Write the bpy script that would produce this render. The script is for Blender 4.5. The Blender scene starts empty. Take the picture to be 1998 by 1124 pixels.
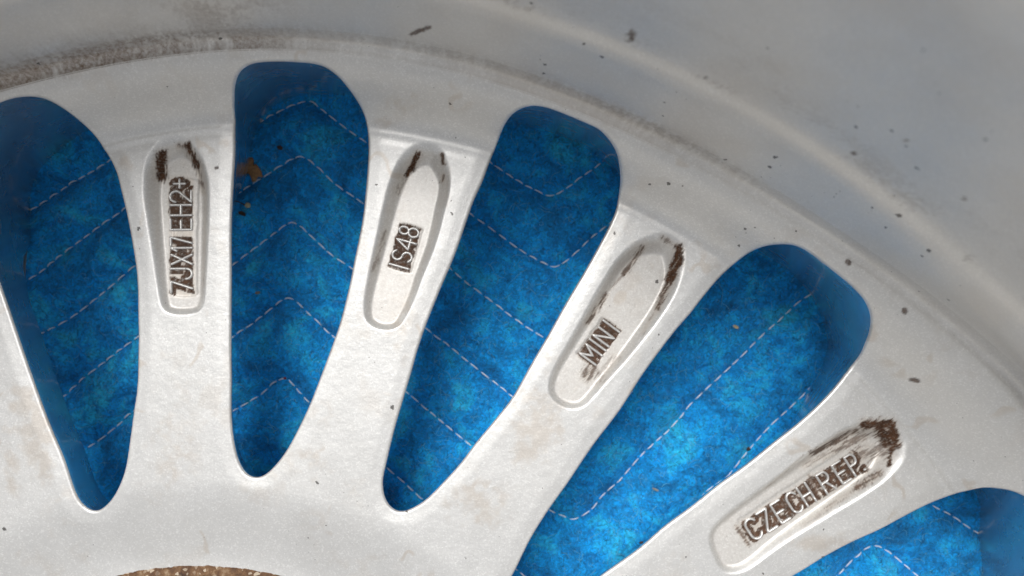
import bpy, math, random
import numpy as np
from mathutils import Vector
R_ = math.radians
sc = bpy.context.scene
C = sc.collection
rng = np.random.default_rng(7)

# ------------------------------------------------------------------ camera
F, H, CX, CY = 1440.0, 165.0, 999.0, 562.0      # focal (photo px), height over the spoke face (mm), image centre
Z0 = 38.5                                        # height of the spoke face above the blanket (mm)
cam_d = bpy.data.cameras.new('camera')
cam = bpy.data.objects.new('camera', cam_d); C.objects.link(cam); sc.camera = cam
cam.location = (0, 0, (H + Z0) / 1000)
cam_d.sensor_width = 36; cam_d.lens = F / 1998 * 36
cam_d.clip_start = 0.005; cam_d.clip_end = 50
cam_d.dof.use_dof = True; cam_d.dof.focus_distance = (H + 5) / 1000; cam_d.dof.aperture_fstop = 13

# ------------------------------------------------------------------ light
SUN_EL, SUN_AZ = R_(62), R_(200)
w = bpy.data.worlds.new('World'); sc.world = w; w.use_nodes = True
nt = w.node_tree
sky = nt.nodes.new('ShaderNodeTexSky'); sky.sky_type = 'NISHITA'; sky.sun_disc = False
sky.sun_elevation = SUN_EL; sky.sun_rotation = SUN_AZ
sky.dust_density = 3.0; sky.air_density = 1.0
hs = nt.nodes.new('ShaderNodeHueSaturation'); hs.inputs['Saturation'].default_value = 0.12
nt.links.new(sky.outputs[0], hs.inputs['Color'])
bg = nt.nodes['Background']; bg.inputs['Strength'].default_value = 0.095
nt.links.new(hs.outputs[0], bg.inputs['Color'])
sl = bpy.data.lights.new('sun', 'SUN'); sl.energy = 1.7; sl.angle = R_(30); sl.color = (1, .98, .95)
so = bpy.data.objects.new('sun', sl); C.objects.link(so)
# light comes from the lower left of the picture
sd = Vector((-0.18, 0.54, 1.0)).normalized()
so.rotation_euler = sd.to_track_quat('Z', 'Y').to_euler()
sky.sun_elevation = math.asin(sd.z); sky.sun_rotation = math.atan2(sd.x, sd.y)
vs = sc.view_settings; vs.view_transform = 'Standard'; vs.look = 'None'; vs.gamma = 1; vs.exposure = 0.80

# ------------------------------------------------------------------ numeric helpers
def unproj(p, z):
    p = np.asarray(p, float); k = (H - z) / F
    return np.c_[(p[:, 0] - CX) * k, -(p[:, 1] - CY) * k]
def proj(x, y, z):
    k = F / (H - z)
    return CX + x * k, CY - y * k
def smooth(t):
    t = np.clip(t, 0, 1); return t * t * (3 - 2 * t)
_perm = rng.random((512, 512))
def vnoise(x, y, seed=0):
    x = x + seed * 17.31; y = y + seed * 41.77
    xi = np.floor(x).astype(int); yi = np.floor(y).astype(int)
    fx = x - xi; fy = y - yi; fx = fx * fx * (3 - 2 * fx); fy = fy * fy * (3 - 2 * fy)
    g = lambda a, b: _perm[a % 512, b % 512]
    return (g(xi, yi) * (1 - fx) + g(xi + 1, yi) * fx) * (1 - fy) + (g(xi, yi + 1) * (1 - fx) + g(xi + 1, yi + 1) * fx) * fy
def fbm(x, y, o=4, seed=0):
    s = 0; a = .5; t = 0
    for k in range(o):
        s = s + a * vnoise(x * 2 ** k, y * 2 ** k, seed + k * 3); t += a; a *= .55
    return s / t
def catmull(P, closed=True, step=0.5):
    P = np.asarray(P, float); n = len(P); out = []
    rg = range(n) if closed else range(n - 1)
    for i in rg:
        if closed: p0, p1, p2, p3 = P[i - 1], P[i], P[(i + 1) % n], P[(i + 2) % n]
        else: p0, p1, p2, p3 = P[max(i - 1, 0)], P[i], P[i + 1], P[min(i + 2, n - 1)]
        m = max(2, int(np.hypot(*(p2 - p1)) / step))
        # centripetal-like: tangents scaled to the segment length
        L = np.hypot(*(p2 - p1)); 
        a = (p2 - p0); la = np.hypot(*a) + 1e-9; b = (p3 - p1); lb = np.hypot(*b) + 1e-9
        t1 = a / la * L; t2 = b / lb * L
        for t in np.linspace(0, 1, m, endpoint=False):
            h = np.array([2*t**3-3*t**2+1, t**3-2*t**2+t, -2*t**3+3*t**2, t**3-t**2])
            out.append(h[0]*p1 + h[1]*t1 + h[2]*p2 + h[3]*t2)
    if not closed: out.append(P[-1])
    return np.array(out)
def smooth_poly(P, it=3):
    for _ in range(it): P = (np.roll(P, 1, 0) + 2 * P + np.roll(P, -1, 0)) / 4
    return P
def resample(P, step, closed=True):
    Q = np.vstack([P, P[:1]]) if closed else P
    s = np.r_[0, np.cumsum(np.hypot(*np.diff(Q, axis=0).T))]
    n = max(3, int(s[-1] / step)); t = np.linspace(0, s[-1], n, endpoint=not closed)
    return np.c_[np.interp(t, s, Q[:, 0]), np.interp(t, s, Q[:, 1])]
def seg_dist(x, y, A, B):
    """distance of points to the nearest of the segments A->B; chunked"""
    out = np.full(len(x), 1e9); 
    d = B - A; L2 = (d ** 2).sum(1) + 1e-12
    for i in range(0, len(x), 20000):
        px = x[i:i+20000, None] - A[None, :, 0]; py = y[i:i+20000, None] - A[None, :, 1]
        t = np.clip((px * d[:, 0] + py * d[:, 1]) / L2, 0, 1)
        out[i:i+20000] = np.sqrt(((px - t * d[:, 0]) ** 2 + (py - t * d[:, 1]) ** 2).min(1))
    return out
def inside(x, y, P):
    r = np.zeros(len(x), bool); Q = np.roll(P, -1, 0)
    for (x1, y1), (x2, y2) in zip(P, Q):
        if y1 == y2: continue
        c = (y1 > y) != (y2 > y)
        r ^= c & (x < (x2 - x1) * (y - y1) / (y2 - y1) + x1)
    return r
def sdf(x, y, P, margin):
    """positive outside, negative inside, clamped at +margin far outside"""
    out = np.full(len(x), float(margin))
    lo = P.min(0) - margin; hi = P.max(0) + margin
    m = (x > lo[0]) & (x < hi[0]) & (y > lo[1]) & (y < hi[1])
    if not m.any(): return out
    d = seg_dist(x[m], y[m], P, np.roll(P, -1, 0)); ins = inside(x[m], y[m], P)
    out[m] = np.where(ins, -d, np.minimum(d, margin))
    return out

# ------------------------------------------------------------------ wheel profile
AX, AY = unproj([(378, 1790)], 0)[0]
Z1, Z2 = 12.0, 32.0
def polar(P): 
    return np.arctan2(P[:, 0] - AX, P[:, 1] - AY), np.hypot(P[:, 0] - AX, P[:, 1] - AY)   # angle from +Y clockwise
def rcurve(px, z, deg=3):
    th, r = polar(unproj(px, z)); c = np.polyfit(th, r, deg); lo, hi = th.min() - .06, th.max() + .06
    rl, rh = np.polyval(c, lo), np.polyval(c, hi)
    def f(t):
        v = np.polyval(c, np.clip(t, lo, hi))
        # beyond the traced stretch the ring closes smoothly on itself
        back = (rl + rh) / 2
        t2 = np.where(t > hi, (t - hi) / (math.pi * 2 - (hi - lo)), np.where(t < lo, (2*math.pi + t - hi) / (2*math.pi - (hi - lo)), 0))
        return np.where((t > hi) | (t < lo), rh + (rl - rh) * smooth(t2), v)
    return f
r_ridge = rcurve([(214,282),(330,258),(452,247),(720,255),(840,270),(951,303),(1200,398),(1316,448),(1666,740),(1859,954)], 0, 3)
r_b1 = rcurve([(0,175),(114,145),(228,119),(340,105),(456,98),(650,97),(825,119),(1000,172),(1176,238),(1350,315),(1473,390),(1613,474),(1754,575),(1911,701),(1998,785)], Z1, 6)
r_l2 = rcurve([(-150,50),(0,-8),(200,-50),(450,-65),(700,-40),(850,-8),(965,21),(1141,74),(1316,151),(1473,228),(1578,291),(1684,361),(1754,418),(1859,505),(1964,593)], Z2, 5)
def h_base(x, y):
    th = np.arctan2(x - AX, y - AY); r = np.hypot(x - AX, y - AY)
    rr = r_ridge(th); rb = r_b1(th)
    s = np.clip((r - rr) / (rb - rr), 0, 1.0)
    z = Z1 * (0.45 * s ** 1.6 * (1 - s) ** 2 + smooth(s ** 1.08))
    # thin cast crease where the flat spoke face meets the slope
    z = z + 0.07 * np.exp(-((r - rr + .2) / .6) ** 2) - 0.05 * np.exp(-((r - rr + 1.6) / .8) ** 2)
    # gentle hollow toward the mounting pad
    z = z - 2.4 * smooth((98 - r) / 20.0)
    z = z + 0.25 * (fbm(x / 28, y / 28, 2, 5) - .5) * (1 - smooth(s * 1.3))
    return z
def unproj_h(px):
    P = unproj(px, 0)
    for _ in range(6): P = unproj(px, 0) * ((H - h_base(P[:, 0], P[:, 1])) / H)[:, None]
    return P

# ------------------------------------------------------------------ traced openings (photo px on the visible face)
OPEN = [
 [(0,198),(21,191),(53,187),(84,191),(116,207),(147,230),(175,256),(196,284),(214,312),(226,340),(233,368),(245,418),(258,488),(265,540),(267,610),(268,663),(265,759),(259,800),(252,853),(242,916),(228,954),(210,982),(186,999),(165,991),(147,968),(123,898),(91,821),(58,730),(42,684),(17,610),(0,561),(-45,430),(-66,360),(-72,300),(-60,250),(-35,217)],
 [(456,175),(461,151),(470,135),(491,123),(526,119),(578,120),(624,126),(652,142),(674,165),(692,190),(706,214),(715,245),(718,280),(717,315),(713,368),(706,430),(692,500),(680,560),(662,631),(641,691),(613,765),(603,790),(582,835),(557,881),(533,912),(512,930),(494,933),(480,926),(466,905),(456,870),(450,818),(450,730),(449,680),(450,540),(450,435),(454,350),(457,298),(456,224)],
 [(923,394),(941,354),(958,308),(972,273),(983,245),(997,224),(1018,210),(1043,205),(1071,210),(1106,223),(1141,238),(1169,251),(1190,273),(1204,298),(1210,329),(1211,360),(1204,404),(1192,435),(1172,474),(1141,530),(1106,589),(1071,652),(1036,712),(1000,776),(965,821),(930,863),(895,909),(860,947),(832,975),(804,993),(780,1000),(762,991),(750,972),(746,940),(753,905),(767,846),(785,783),(801,730),(815,680),(832,631),(860,561),(888,495)],
 [(1350,610),(1368,586),(1403,544),(1438,512),(1466,491),(1494,480),(1526,476),(1554,479),(1578,491),(1606,512),(1638,537),(1666,561),(1687,584),(1699,610),(1700,638),(1692,666),(1677,698),(1649,733),(1613,776),(1561,825),(1508,867),(1456,909),(1403,947),(1351,989),(1298,1028),(1246,1073),(1176,1123),(1100,1180),(1040,1218),(995,1234),(968,1228),(958,1203),(972,1168),(1000,1124),(1036,1052),(1071,996),(1106,947),(1158,870),(1211,800),(1256,730),(1316,649)],
 [(1998,968),(1981,960),(1946,954),(1922,953),(1894,959),(1859,968),(1817,984),(1771,1007),(1719,1035),(1666,1059),(1613,1087),(1561,1119),(1490,1158),(1400,1205),(1310,1245),(1268,1275),(1262,1310),(1300,1335),(1400,1350),(1550,1350),(1750,1325),(1950,1290),(2080,1250),(2130,1200),(2140,1130),(2110,1060),(2060,1000)]]
def make_contour(px):
    return resample(smooth_poly(resample(catmull(unproj_h(px), True, .4), .5), 4), .5)
contours = [make_contour(p) for p in OPEN]
cang = [math.atan2(c[:, 0].mean() - AX, c[:, 1].mean() - AY) for c in contours]
def rotated(c, a):          # clockwise about the wheel axis
    x, y = c[:, 0] - AX, c[:, 1] - AY
    return np.c_[AX + x * math.cos(a) + y * math.sin(a), AY - x * math.sin(a) + y * math.cos(a)]
n_more = 13; span = 2 * math.pi - (cang[4] - cang[0]); stp = span / (n_more + 1)
c3 = contours[2].copy()
sh = 0.965
c3 = np.c_[AX + (c3[:, 0] - AX) * sh, AY + (c3[:, 1] - AY) * sh]
for k in range(n_more):
    contours.append(rotated(c3, cang[4] + stp * (k + 1) - cang[2]))
cang = [math.atan2(c[:, 0].mean() - AX, c[:, 1].mean() - AY) for c in contours]

# ------------------------------------------------------------------ pockets
def zpx(L, ox, oy, k): return [(ox + a * k, oy + b * k) for a, b in L]
POCK = [
 zpx([(250,97),(320,97),(365,125),(410,180),(440,250),(460,350),(463,500),(455,700),(445,880),(437,980),(412,1035),(350,1055),(270,1055),(218,1035),(195,990),(175,880),(150,720),(125,560),(105,420),(104,330),(115,240),(140,180),(190,120)], 240, 230, .3647),
 zpx([(400,73),(460,80),(505,110),(535,170),(550,250),(545,340),(520,440),(490,560),(450,680),(400,800),(355,920),(310,1010),(270,1065),(220,1085),(150,1078),(100,1045),(80,1000),(78,930),(90,850),(115,720),(145,580),(175,440),(205,320),(240,220),(285,140),(340,90)], 680, 250, .3647),
 zpx([(690,65),(760,75),(810,110),(838,170),(835,240),(815,320),(775,420),(700,540),(600,670),(500,790),(400,900),(330,980),(280,1025),(220,1040),(160,1025),(110,990),(82,940),(85,880),(115,800),(170,700),(240,580),(310,450),(380,330),(450,220),(530,140),(610,90)], 1040, 430, .356),
 zpx([(1150,95),(1250,95),(1310,130),(1370,200),(1385,260),(1370,360),(1320,430),(1230,510),(1100,600),(950,690),(800,780),(650,870),(500,970),(380,1060),(290,1105),(200,1110),(150,1080),(100,990),(75,900),(80,840),(120,780),(220,690),(350,590),(500,480),(650,370),(800,260),(930,170),(1050,115)], 1360, 790, .2971)]
PAX = [((345, 612), (343, 266)), ((725, 640), (838, 280)), ((1105, 790), (1310, 462)), ((1410, 1095), (1735, 832))]   # inner end, outer end
POCKc = [resample(smooth_poly(resample(catmull(p, True, 3), 3), 3), 3) for p in POCK]

# text: origin (baseline start, px), reading dir, up dir, glyph list (char, t0, width), cap height  (all photo px)
def unit(a, b): n = math.hypot(a, b); return (a / n, b / n)
TEXT = [
 dict(o=(375.5, 570), u=(-.01, -1), v=(-1, 0.01), h=41, g=[('7',0,21),('J',25,22),('X',55,18),('1',81,6),('7',90,17),('E',122,20),('H',150,20),('2',176,21),('+',204,15)]),
 dict(o=(797.4, 525), u=unit(.27,-.96), v=unit(-.96,-.27), h=38, g=[('I',-1,2),('S',12,18),('4',36,20),('8',62,17)]),
 dict(o=(1161.5, 711.5), u=unit(.591,-.807), v=unit(-.807,-.591), h=38, g=[('M',0,22),('I',33,2),('N',44,19),('I',78,2)]),
 dict(o=(1498.2, 1038), u=unit(.841,-.541), v=unit(-.541,-.841), h=42, g=[('C',-31,22),('Z',0,21),('E',32,19),('C',64,21),('H',93,19),('R',138,20),('E',174,18),('P',203,18),('.',224,2)])]
def patch_poly(T):
    g = T['g']; a = g[0][1] - 5; b = g[-1][1] + g[-1][2] + 3; pts = []
    o = np.array(T['o']); u = np.array(T['u']); v = np.array(T['v']); h = T['h']
    for t in np.linspace(a, b, 14): pts.append(o + u * t + v * (-2.5 + rng.uniform(-1, 1)))
    for t in np.linspace(b, a, 14): pts.append(o + u * t + v * (h + 2.5 + rng.uniform(-1.2, 1.2)))
    return resample(catmull(pts, True, 2), 2)
PATCH = [patch_poly(T) for T in TEXT]

def pocket_depth(x, y, zb):
    px, py = proj(x, y, zb); d = np.zeros(len(x))
    for i, (P, (a, b)) in enumerate(zip(POCKc, PAX)):
        s = -sdf(px, py, P, 12)
        m = s > -1
        if not m.any(): continue
        a = np.array(a, float); b = np.array(b, float); L2 = ((b - a) ** 2).sum()
        t = np.clip(((px[m] - a[0]) * (b[0] - a[0]) + (py[m] - a[1]) * (b[1] - a[1])) / L2, 0, 1)
        D = 1.3 + 2.7 * t ** 1.4
        wdt = 15 + 17 * t + 26 * smooth((t - .8) / .2)
        q = smooth((s[m] + .5) / wdt) * .55 + np.clip(s[m] / wdt, 0, 1) * .45
        # raised heel at the outer end of the floor
        dd = D * smooth((s[m] + .5) / wdt)
        q2 = -sdf(px[m], py[m], PATCH[i], 8)
        dd = dd + .2 * smooth((q2 + 2.5) / 4.5)
        d[m] = np.maximum(d[m], dd)
    return d
RIM = .55
def h_face(x, y, f):
    zb = h_base(x, y)
    z = zb - pocket_depth(x, y, zb)
    # broad crown of the spokes near their edges and a rounded arris
    z = z - 0.22 * (1 - smooth(f / 3.5)) * (1 - smooth(zb / 9))
    t = np.clip(f, 0, RIM)
    return z - (RIM - np.sqrt(np.maximum(RIM ** 2 - (RIM - t) ** 2, 0))) * .9

# ------------------------------------------------------------------ dirt (brown mud left by balancing weights, smears) in photo px
def K(L, ox, oy, k): return [(ox + a*k, oy + b*k, ox + c*k, oy + d*k, w_*k, s_) for a, b, c, d, w_, s_ in L]
SMEAR = [
 (K([(205,195,205,320,28,1.0),(300,150,350,150,18,.75),(345,150,400,260,20,.95),(400,260,430,400,14,.7),(275,350,300,380,14,.8),(440,350,432,900,10,.32),(185,330,185,700,7,.25)], 240,230,.3647), (0,1)),
 (K([(370,140,335,215,20,1.0),(330,215,315,250,16,.95),(315,250,265,340,18,.5),(495,140,510,190,12,.85),(508,255,500,285,12,.8),(540,220,520,420,10,.3),(195,560,130,760,18,.5),(130,760,95,900,12,.25)], 680,250,.3647), (.27,-.96)),
 (K([(710,95,800,150,18,.6),(800,150,795,230,26,1.05),(790,230,745,330,26,1.05),(745,330,680,480,18,.85),(680,480,600,620,12,.4),(600,150,500,290,16,.75),(500,290,400,400,10,.45),(400,410,300,560,16,.75),(450,750,370,880,34,.42),(325,815,300,850,36,.72)], 1040,430,.356), (.55,-.83)),
 (K([(1100,130,1270,130,34,1.1),(1270,130,1300,250,34,1.2),(1200,150,1260,260,50,1.0),(1050,170,750,320,20,.8),(1100,200,900,300,34,.65),(900,300,700,400,24,.5),(1280,280,1260,390,16,.9),(1250,300,1050,330,60,.62),(1200,450,1050,540,26,.8),(1050,540,850,680,22,.5),(850,690,700,790,26,.36),(1080,420,1110,430,22,1.0),(700,330,450,550,8,.4),(260,800,340,920,16,.75),(740,470,800,600,16,.8)], 1360,790,.2971), (.84,-.54))]
# stains on the faces: (x, y, rx, ry, strength)
TAN = [(75,840,50,65,.55),(45,790,30,40,.6),(85,900,30,40,.5),(20,900,25,90,.35),(930,985,55,45,.5),(1050,830,50,60,.55),(1025,880,30,30,.5),(780,650,25,60,.42),(800,610,15,40,.4),
       (440,280,14,10,.5),(245,318,16,18,.45),(750,238,22,12,.45),(1640,1075,90,28,.0),(1600,1060,70,22,.5),(700,420,12,60,.25),(340,880,60,120,.22),(600,900,50,50,.25),(790,200,60,30,.22),(1390,520,60,40,.2),(1040,780,60,25,.35)]
MARK = [(820,60,26,6,-20,1.0),(838,53,10,4,-25,.9),(1232,68,9,14,15,1.0),(1226,80,8,6,0,.7),(1655,512,7,8,0,1.1),(1765,607,7,9,0,1.0),(1785,742,13,6,10,1.1),(1378,152,24,8,8,.55),(1895,505,28,16,30,.5),(1940,545,35,20,30,.3),(423,328,6,4,-40,1.0),(1742,640,4,4,0,.0),(1668,300,10,6,0,.8),(1768,275,5,6,0,.9),(1881,387,5,5,0,.9),(1833,245,4,4,0,.5),(1240,800,4,2,0,.5)]
def arc(cx, cy, rx, ry, a0, a1, n=12):
    return [(cx + rx * math.cos(R_(a)), cy + ry * math.sin(R_(a))) for a in np.linspace(a0, a1, n)]
def glyph(ch):
    """strokes in a unit box, x 0..1 (times width), y 0..1 (times cap height)"""
    return {
     'I': [[(.5, 0), (.5, 1)]], '1': [[(.9, 0), (.9, 1), (.0, .74)]],
     '7': [[(0, 1), (1, 1), (.35, 0)]],
     'J': [[(.95, 1), (.95, .28)] + arc(.5, .28, .45, .28, 0, -180, 12)],
     'X': [[(0, 0), (1, .95)], [(0, .95), (1, 0)]],
     'E': [[(1, 1), (0, 1), (0, 0), (1, 0)], [(0, .5), (.85, .5)]],
     'H': [[(0, 0), (0, 1)], [(1, 0), (1, 1)], [(0, .5), (1, .5)]],
     '2': [arc(.5, .72, .5, .28, 170, -35, 12) + [(0, 0), (1, 0)]],
     '+': [[(.5, .3), (.5, .8)], [(0, .55), (1, .55)]],
     'S': [arc(.5, .75, .5, .25, 30, 270, 14) + arc(.5, .25, .5, .25, 90, -150, 14)],
     '4': [[(.75, 0), (.75, 1), (0, .3), (1, .3)]],
     '8': [arc(.5, .76, .42, .24, 0, 360, 20), arc(.5, .26, .5, .26, 0, 360, 20)],
     'M': [[(0, 0), (0, 1), (.5, .38), (1, 1), (1, 0)]],
     'N': [[(0, 0), (0, 1), (1, 0), (1, 1)]],
     'C': [arc(.5, .72, .5, .28, 25, 180, 10) + arc(.5, .28, .5, .28, 180, 335, 10)],
     'Z': [[(0, 1), (1, 1), (0, 0), (1, 0)]],
     'R': [[(0, 0), (0, 1), (.55, 1)] + arc(.55, .76, .42, .24, 85, -85, 10) + [(0, .52)], [(.45, .52), (1, 0)]],
     'P': [[(0, 0), (0, 1), (.55, 1)] + arc(.55, .75, .43, .25, 85, -85, 10) + [(0, .5)]],
     '.': [[(.2, .02), (.9, .02)]]}[ch]
def stroke_segs(T):
    o = np.array(T['o']); u = np.array(T['u']); v = np.array(T['v']); A, B_ = [], []
    for ch, t0, wd in T['g']:
        for stx in glyph(ch):
            q = [o + u * (t0 + a * wd) + v * (b * T['h']) for a, b in stx]; A += q[:-1]; B_ += q[1:]
    return np.array(A), np.array(B_)
def dirt_masks(px, py):
    n1 = fbm(px / 6, py / 6, 4, 1); n2 = fbm(px / 16, py / 16, 4, 2)
    brown = np.zeros(len(px)); tan = np.zeros(len(px))
    for L, (ux, uy) in SMEAR:
        lx = px * ux + py * uy; ly = -px * uy + py * ux
        st = fbm(lx / 17, ly / 2.6, 4, 3)
        for (a, b, c, d, w_, s_) in L:
            m = (px > min(a, c) - 2.2*w_) & (px < max(a, c) + 2.2*w_) & (py > min(b, d) - 2.2*w_) & (py < max(b, d) + 2.2*w_)
            if not m.any(): continue
            dd = seg_dist(px[m], py[m], np.array([[a, b]]), np.array([[c, d]]))
            g = s_ * np.exp(-(dd / w_) ** 2 * .8)
            brown[m] = np.maximum(brown[m], smooth((g + (st[m] - .5) * 1.5 - .30) / .5) * np.clip(s_ * 1.1, 0, 1) * smooth(g * 4))
            tan[m] = np.maximum(tan[m], g * (.45 + .8 * (n1[m])))
    for T, P in zip(TEXT, PATCH):
        lo = P.min(0) - 25; hi = P.max(0) + 25
        m = (px > lo[0]) & (px < hi[0]) & (py > lo[1]) & (py < hi[1])
        if not m.any(): continue
        s = -sdf(px[m], py[m], P, 14)
        lv = px[m] * T['v'][0] + py[m] * T['v'][1]; lu = px[m] * T['u'][0] + py[m] * T['u'][1]
        st = fbm(lu / 14, lv / 2.6, 3, 8); gaps = fbm(lu / 9, lv / 6, 3, 12)
        SA_, SB_ = stroke_segs(T); dl = seg_dist(px[m], py[m], SA_, SB_)
        g = np.clip(np.minimum((s - .6) / 7, (10.5 - dl) / 3.5), -1.5, .75) + (st - .5) * .85
        full = {0: .13, 1: .07, 2: .0, 3: .13}[TEXT.index(T)]
        gapf = smooth((np.abs((px[m] - T['o'][0]) * T['u'][0] + (py[m] - T['o'][1]) * T['u'][1] - 114.5) - 4.5) / 3 + (st - .5)) if T is TEXT[0] else 1.0
        b = gapf * smooth((g + .12) / .22) * (1 - smooth((gaps - (.78 - full)) / .12) * .8)
        brown[m] = np.maximum(brown[m], b * .97)
        tan[m] = np.maximum(tan[m], 1.2 * smooth((s + 7) / 12) * (.3 + n1[m]) * .6)
    for x, y, rx, ry, s in TAN:
        g = s * np.exp(-(((px - x) / rx) ** 2 + ((py - y) / ry) ** 2))
        tan = np.maximum(tan, smooth((g + (n2 - .5) * .9 - .08) / .5) * .5 * smooth(g * 5))
    for x, y, rx, ry, ang, s in MARK:
        c_, s_ = math.cos(R_(ang)), math.sin(R_(ang)); lx = (px - x) * c_ + (py - y) * s_; ly = -(px - x) * s_ + (py - y) * c_
        g = s * np.exp(-((lx / rx) ** 2 + (ly / ry) ** 2))
        brown = np.maximum(brown, smooth((g + (n1 - .5) * .8 - .38) / .35) * .85 * smooth(g * 4))
    return brown, tan

# ------------------------------------------------------------------ materials
def newmat(name):
    m = bpy.data.materials.new(name); m.use_nodes = True
    return m, m.node_tree, m.node_tree.nodes['Principled BSDF']
def N(t, typ, **kw):
    n = t.nodes.new(typ)
    for k, v in kw.items():
        if k in n.inputs: n.inputs[k].default_value = v
        else: setattr(n, k, v)
    return n
def ramp(t, src, stops):
    n = t.nodes.new('ShaderNodeValToRGB'); e = n.color_ramp.elements
    while len(e) < len(stops): e.new(.5)
    for el, (p, c) in zip(e, stops): el.position = p; el.color = (*c, 1) if len(c) == 3 else c
    t.links.new(src, n.inputs[0]); return n.outputs[0]
def g3(v): return (v, v, v)
def mixc(t, fac, a, b, mode='MIX'):
    n = t.nodes.new('ShaderNodeMix'); n.data_type = 'RGBA'; n.blend_type = mode
    for i, v in ((0, fac), (6, a), (7, b)):
        if hasattr(v, 'links'): t.links.new(v, n.inputs[i])
        elif i == 0: n.inputs[0].default_value = v
        else: n.inputs[i].default_value = (*v, 1)
    return n.outputs[2]
def math_(t, op, a, b=None):
    n = t.nodes.new('ShaderNodeMath'); n.operation = op
    for i, v in ((0, a), (1, b)):
        if v is None: continue
        if hasattr(v, 'links'): t.links.new(v, n.inputs[i])
        else: n.inputs[i].default_value = v
    return n.outputs[0]

def paint_material():
    m, t, p = newmat('silver_wheel_paint')
    tc = N(t, 'ShaderNodeTexCoord').outputs['Object']
    def noise(scale, detail=3, rough=.55, dist=0):
        n = N(t, 'ShaderNodeTexNoise', Scale=scale, Detail=detail, Roughness=rough, Distortion=dist); t.links.new(tc, n.inputs['Vector']); return n.outputs['Fac']
    flake = t.nodes.new('ShaderNodeTexVoronoi'); flake.inputs['Scale'].default_value = 3600; t.links.new(tc, flake.inputs['Vector'])
    fl = N(t, 'ShaderNodeSeparateColor'); t.links.new(flake.outputs['Color'], fl.inputs[0])
    br = N(t, 'ShaderNodeAttribute', attribute_name='brown').outputs['Fac']
    ta = N(t, 'ShaderNodeAttribute', attribute_name='tan').outputs['Fac']
    gr = N(t, 'ShaderNodeAttribute', attribute_name='grime_and_shade').outputs['Fac']
    base = ramp(t, noise(90, 5), [(.3, (.57, .57, .563)), (.7, (.635, .635, .628))])
    base = mixc(t, 1.0, base, ramp(t, fl.outputs[0], [(0, g3(.92)), (.75, g3(.985)), (1, g3(1.15))]), 'MULTIPLY')
    base = mixc(t, math_(t, 'MULTIPLY', ta, .75), base, (.40, .31, .22))
    base = mixc(t, math_(t, 'MULTIPLY', math_(t, 'MULTIPLY', N(t, 'ShaderNodeAttribute', attribute_name='specky').outputs['Fac'], ramp(t, noise(40, 4), [(.3, g3(.35)), (.7, g3(.62))])), 1.0), base, (.74, .70, .63))
    # general grime: fine mottled brown-grey film; also carries the painted shade of the pocket floors
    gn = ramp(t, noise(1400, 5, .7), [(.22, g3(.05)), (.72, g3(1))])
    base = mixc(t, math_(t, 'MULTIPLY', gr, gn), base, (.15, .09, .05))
    # tiny dark specks
    vo = t.nodes.new('ShaderNodeTexVoronoi'); vo.inputs['Scale'].default_value = 300; t.links.new(tc, vo.inputs['Vector'])
    sep = N(t, 'ShaderNodeSeparateColor'); t.links.new(vo.outputs['Color'], sep.inputs[0])
    rad = math_(t, 'MULTIPLY', math_(t, 'POWER', sep.outputs[0], 5.5), .15)
    wob = math_(t, 'MULTIPLY', math_(t, 'SUBTRACT', noise(2000, 3), .5), .34)
    spot = math_(t, 'LESS_THAN', math_(t, 'ADD', vo.outputs['Distance'], wob), rad)
    keep = math_(t, 'GREATER_THAN', math_(t, 'ADD', sep.outputs[1], math_(t, 'MULTIPLY', N(t, 'ShaderNodeAttribute', attribute_name='specky').outputs['Fac'], .8)), .84)
    spot = math_(t, 'MULTIPLY', spot, keep)
    vo2 = t.nodes.new('ShaderNodeTexVoronoi'); vo2.inputs['Scale'].default_value = 720; t.links.new(tc, vo2.inputs['Vector'])
    sp2 = N(t, 'ShaderNodeSeparateColor'); t.links.new(vo2.outputs['Color'], sp2.inputs[0])
    rad2 = math_(t, 'MULTIPLY', math_(t, 'POWER', sp2.outputs[0], 6.0), .17)
    clump = ramp(t, noise(70, 3), [(.45, g3(.0)), (.62, g3(1))])
    spot2 = math_(t, 'LESS_THAN', math_(t, 'ADD', vo2.outputs['Distance'], math_(t, 'MULTIPLY', math_(t, 'SUBTRACT', noise(3600, 2), .5), .3)), math_(t, 'MULTIPLY', rad2, clump))
    spot = math_(t, 'MAXIMUM', spot, math_(t, 'MULTIPLY', spot2, .8))
    base = mixc(t, math_(t, 'MULTIPLY', spot, .85), base, (.045, .04, .035))
    bn = math_(t, 'MULTIPLY', br, ramp(t, noise(1800, 4), [(.25, g3(.72)), (.5, g3(1))]))
    brc = ramp(t, noise(900, 4), [(.35, (.032, .014, .007)), (.7, (.09, .044, .024))])
    base = mixc(t, bn, base, brc)
    t.links.new(base, p.inputs['Base Color'])
    wl = N(t, 'ShaderNodeAttribute', attribute_name='wall').outputs['Fac']
    met = math_(t, 'MULTIPLY', math_(t, 'SUBTRACT', 1.0, bn), math_(t, 'ADD', math_(t, 'SUBTRACT', .62, math_(t, 'MULTIPLY', N(t, 'ShaderNodeAttribute', attribute_name='specky').outputs['Fac'], .26)), math_(t, 'MULTIPLY', wl, .24)))
    t.links.new(met, p.inputs['Metallic'])
    ro = math_(t, 'ADD', .36, math_(t, 'MULTIPLY', noise(160, 4), .10))
    ro = math_(t, 'ADD', ro, math_(t, 'MULTIPLY', bn, .35)); ro = math_(t, 'ADD', ro, math_(t, 'MULTIPLY', gr, .2)); ro = math_(t, 'ADD', ro, math_(t, 'MULTIPLY', N(t, 'ShaderNodeAttribute', attribute_name='specky').outputs['Fac'], .10))
    ro = math_(t, 'SUBTRACT', ro, math_(t, 'MULTIPLY', wl, .15))
    t.links.new(ro, p.inputs['Roughness'])
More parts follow.
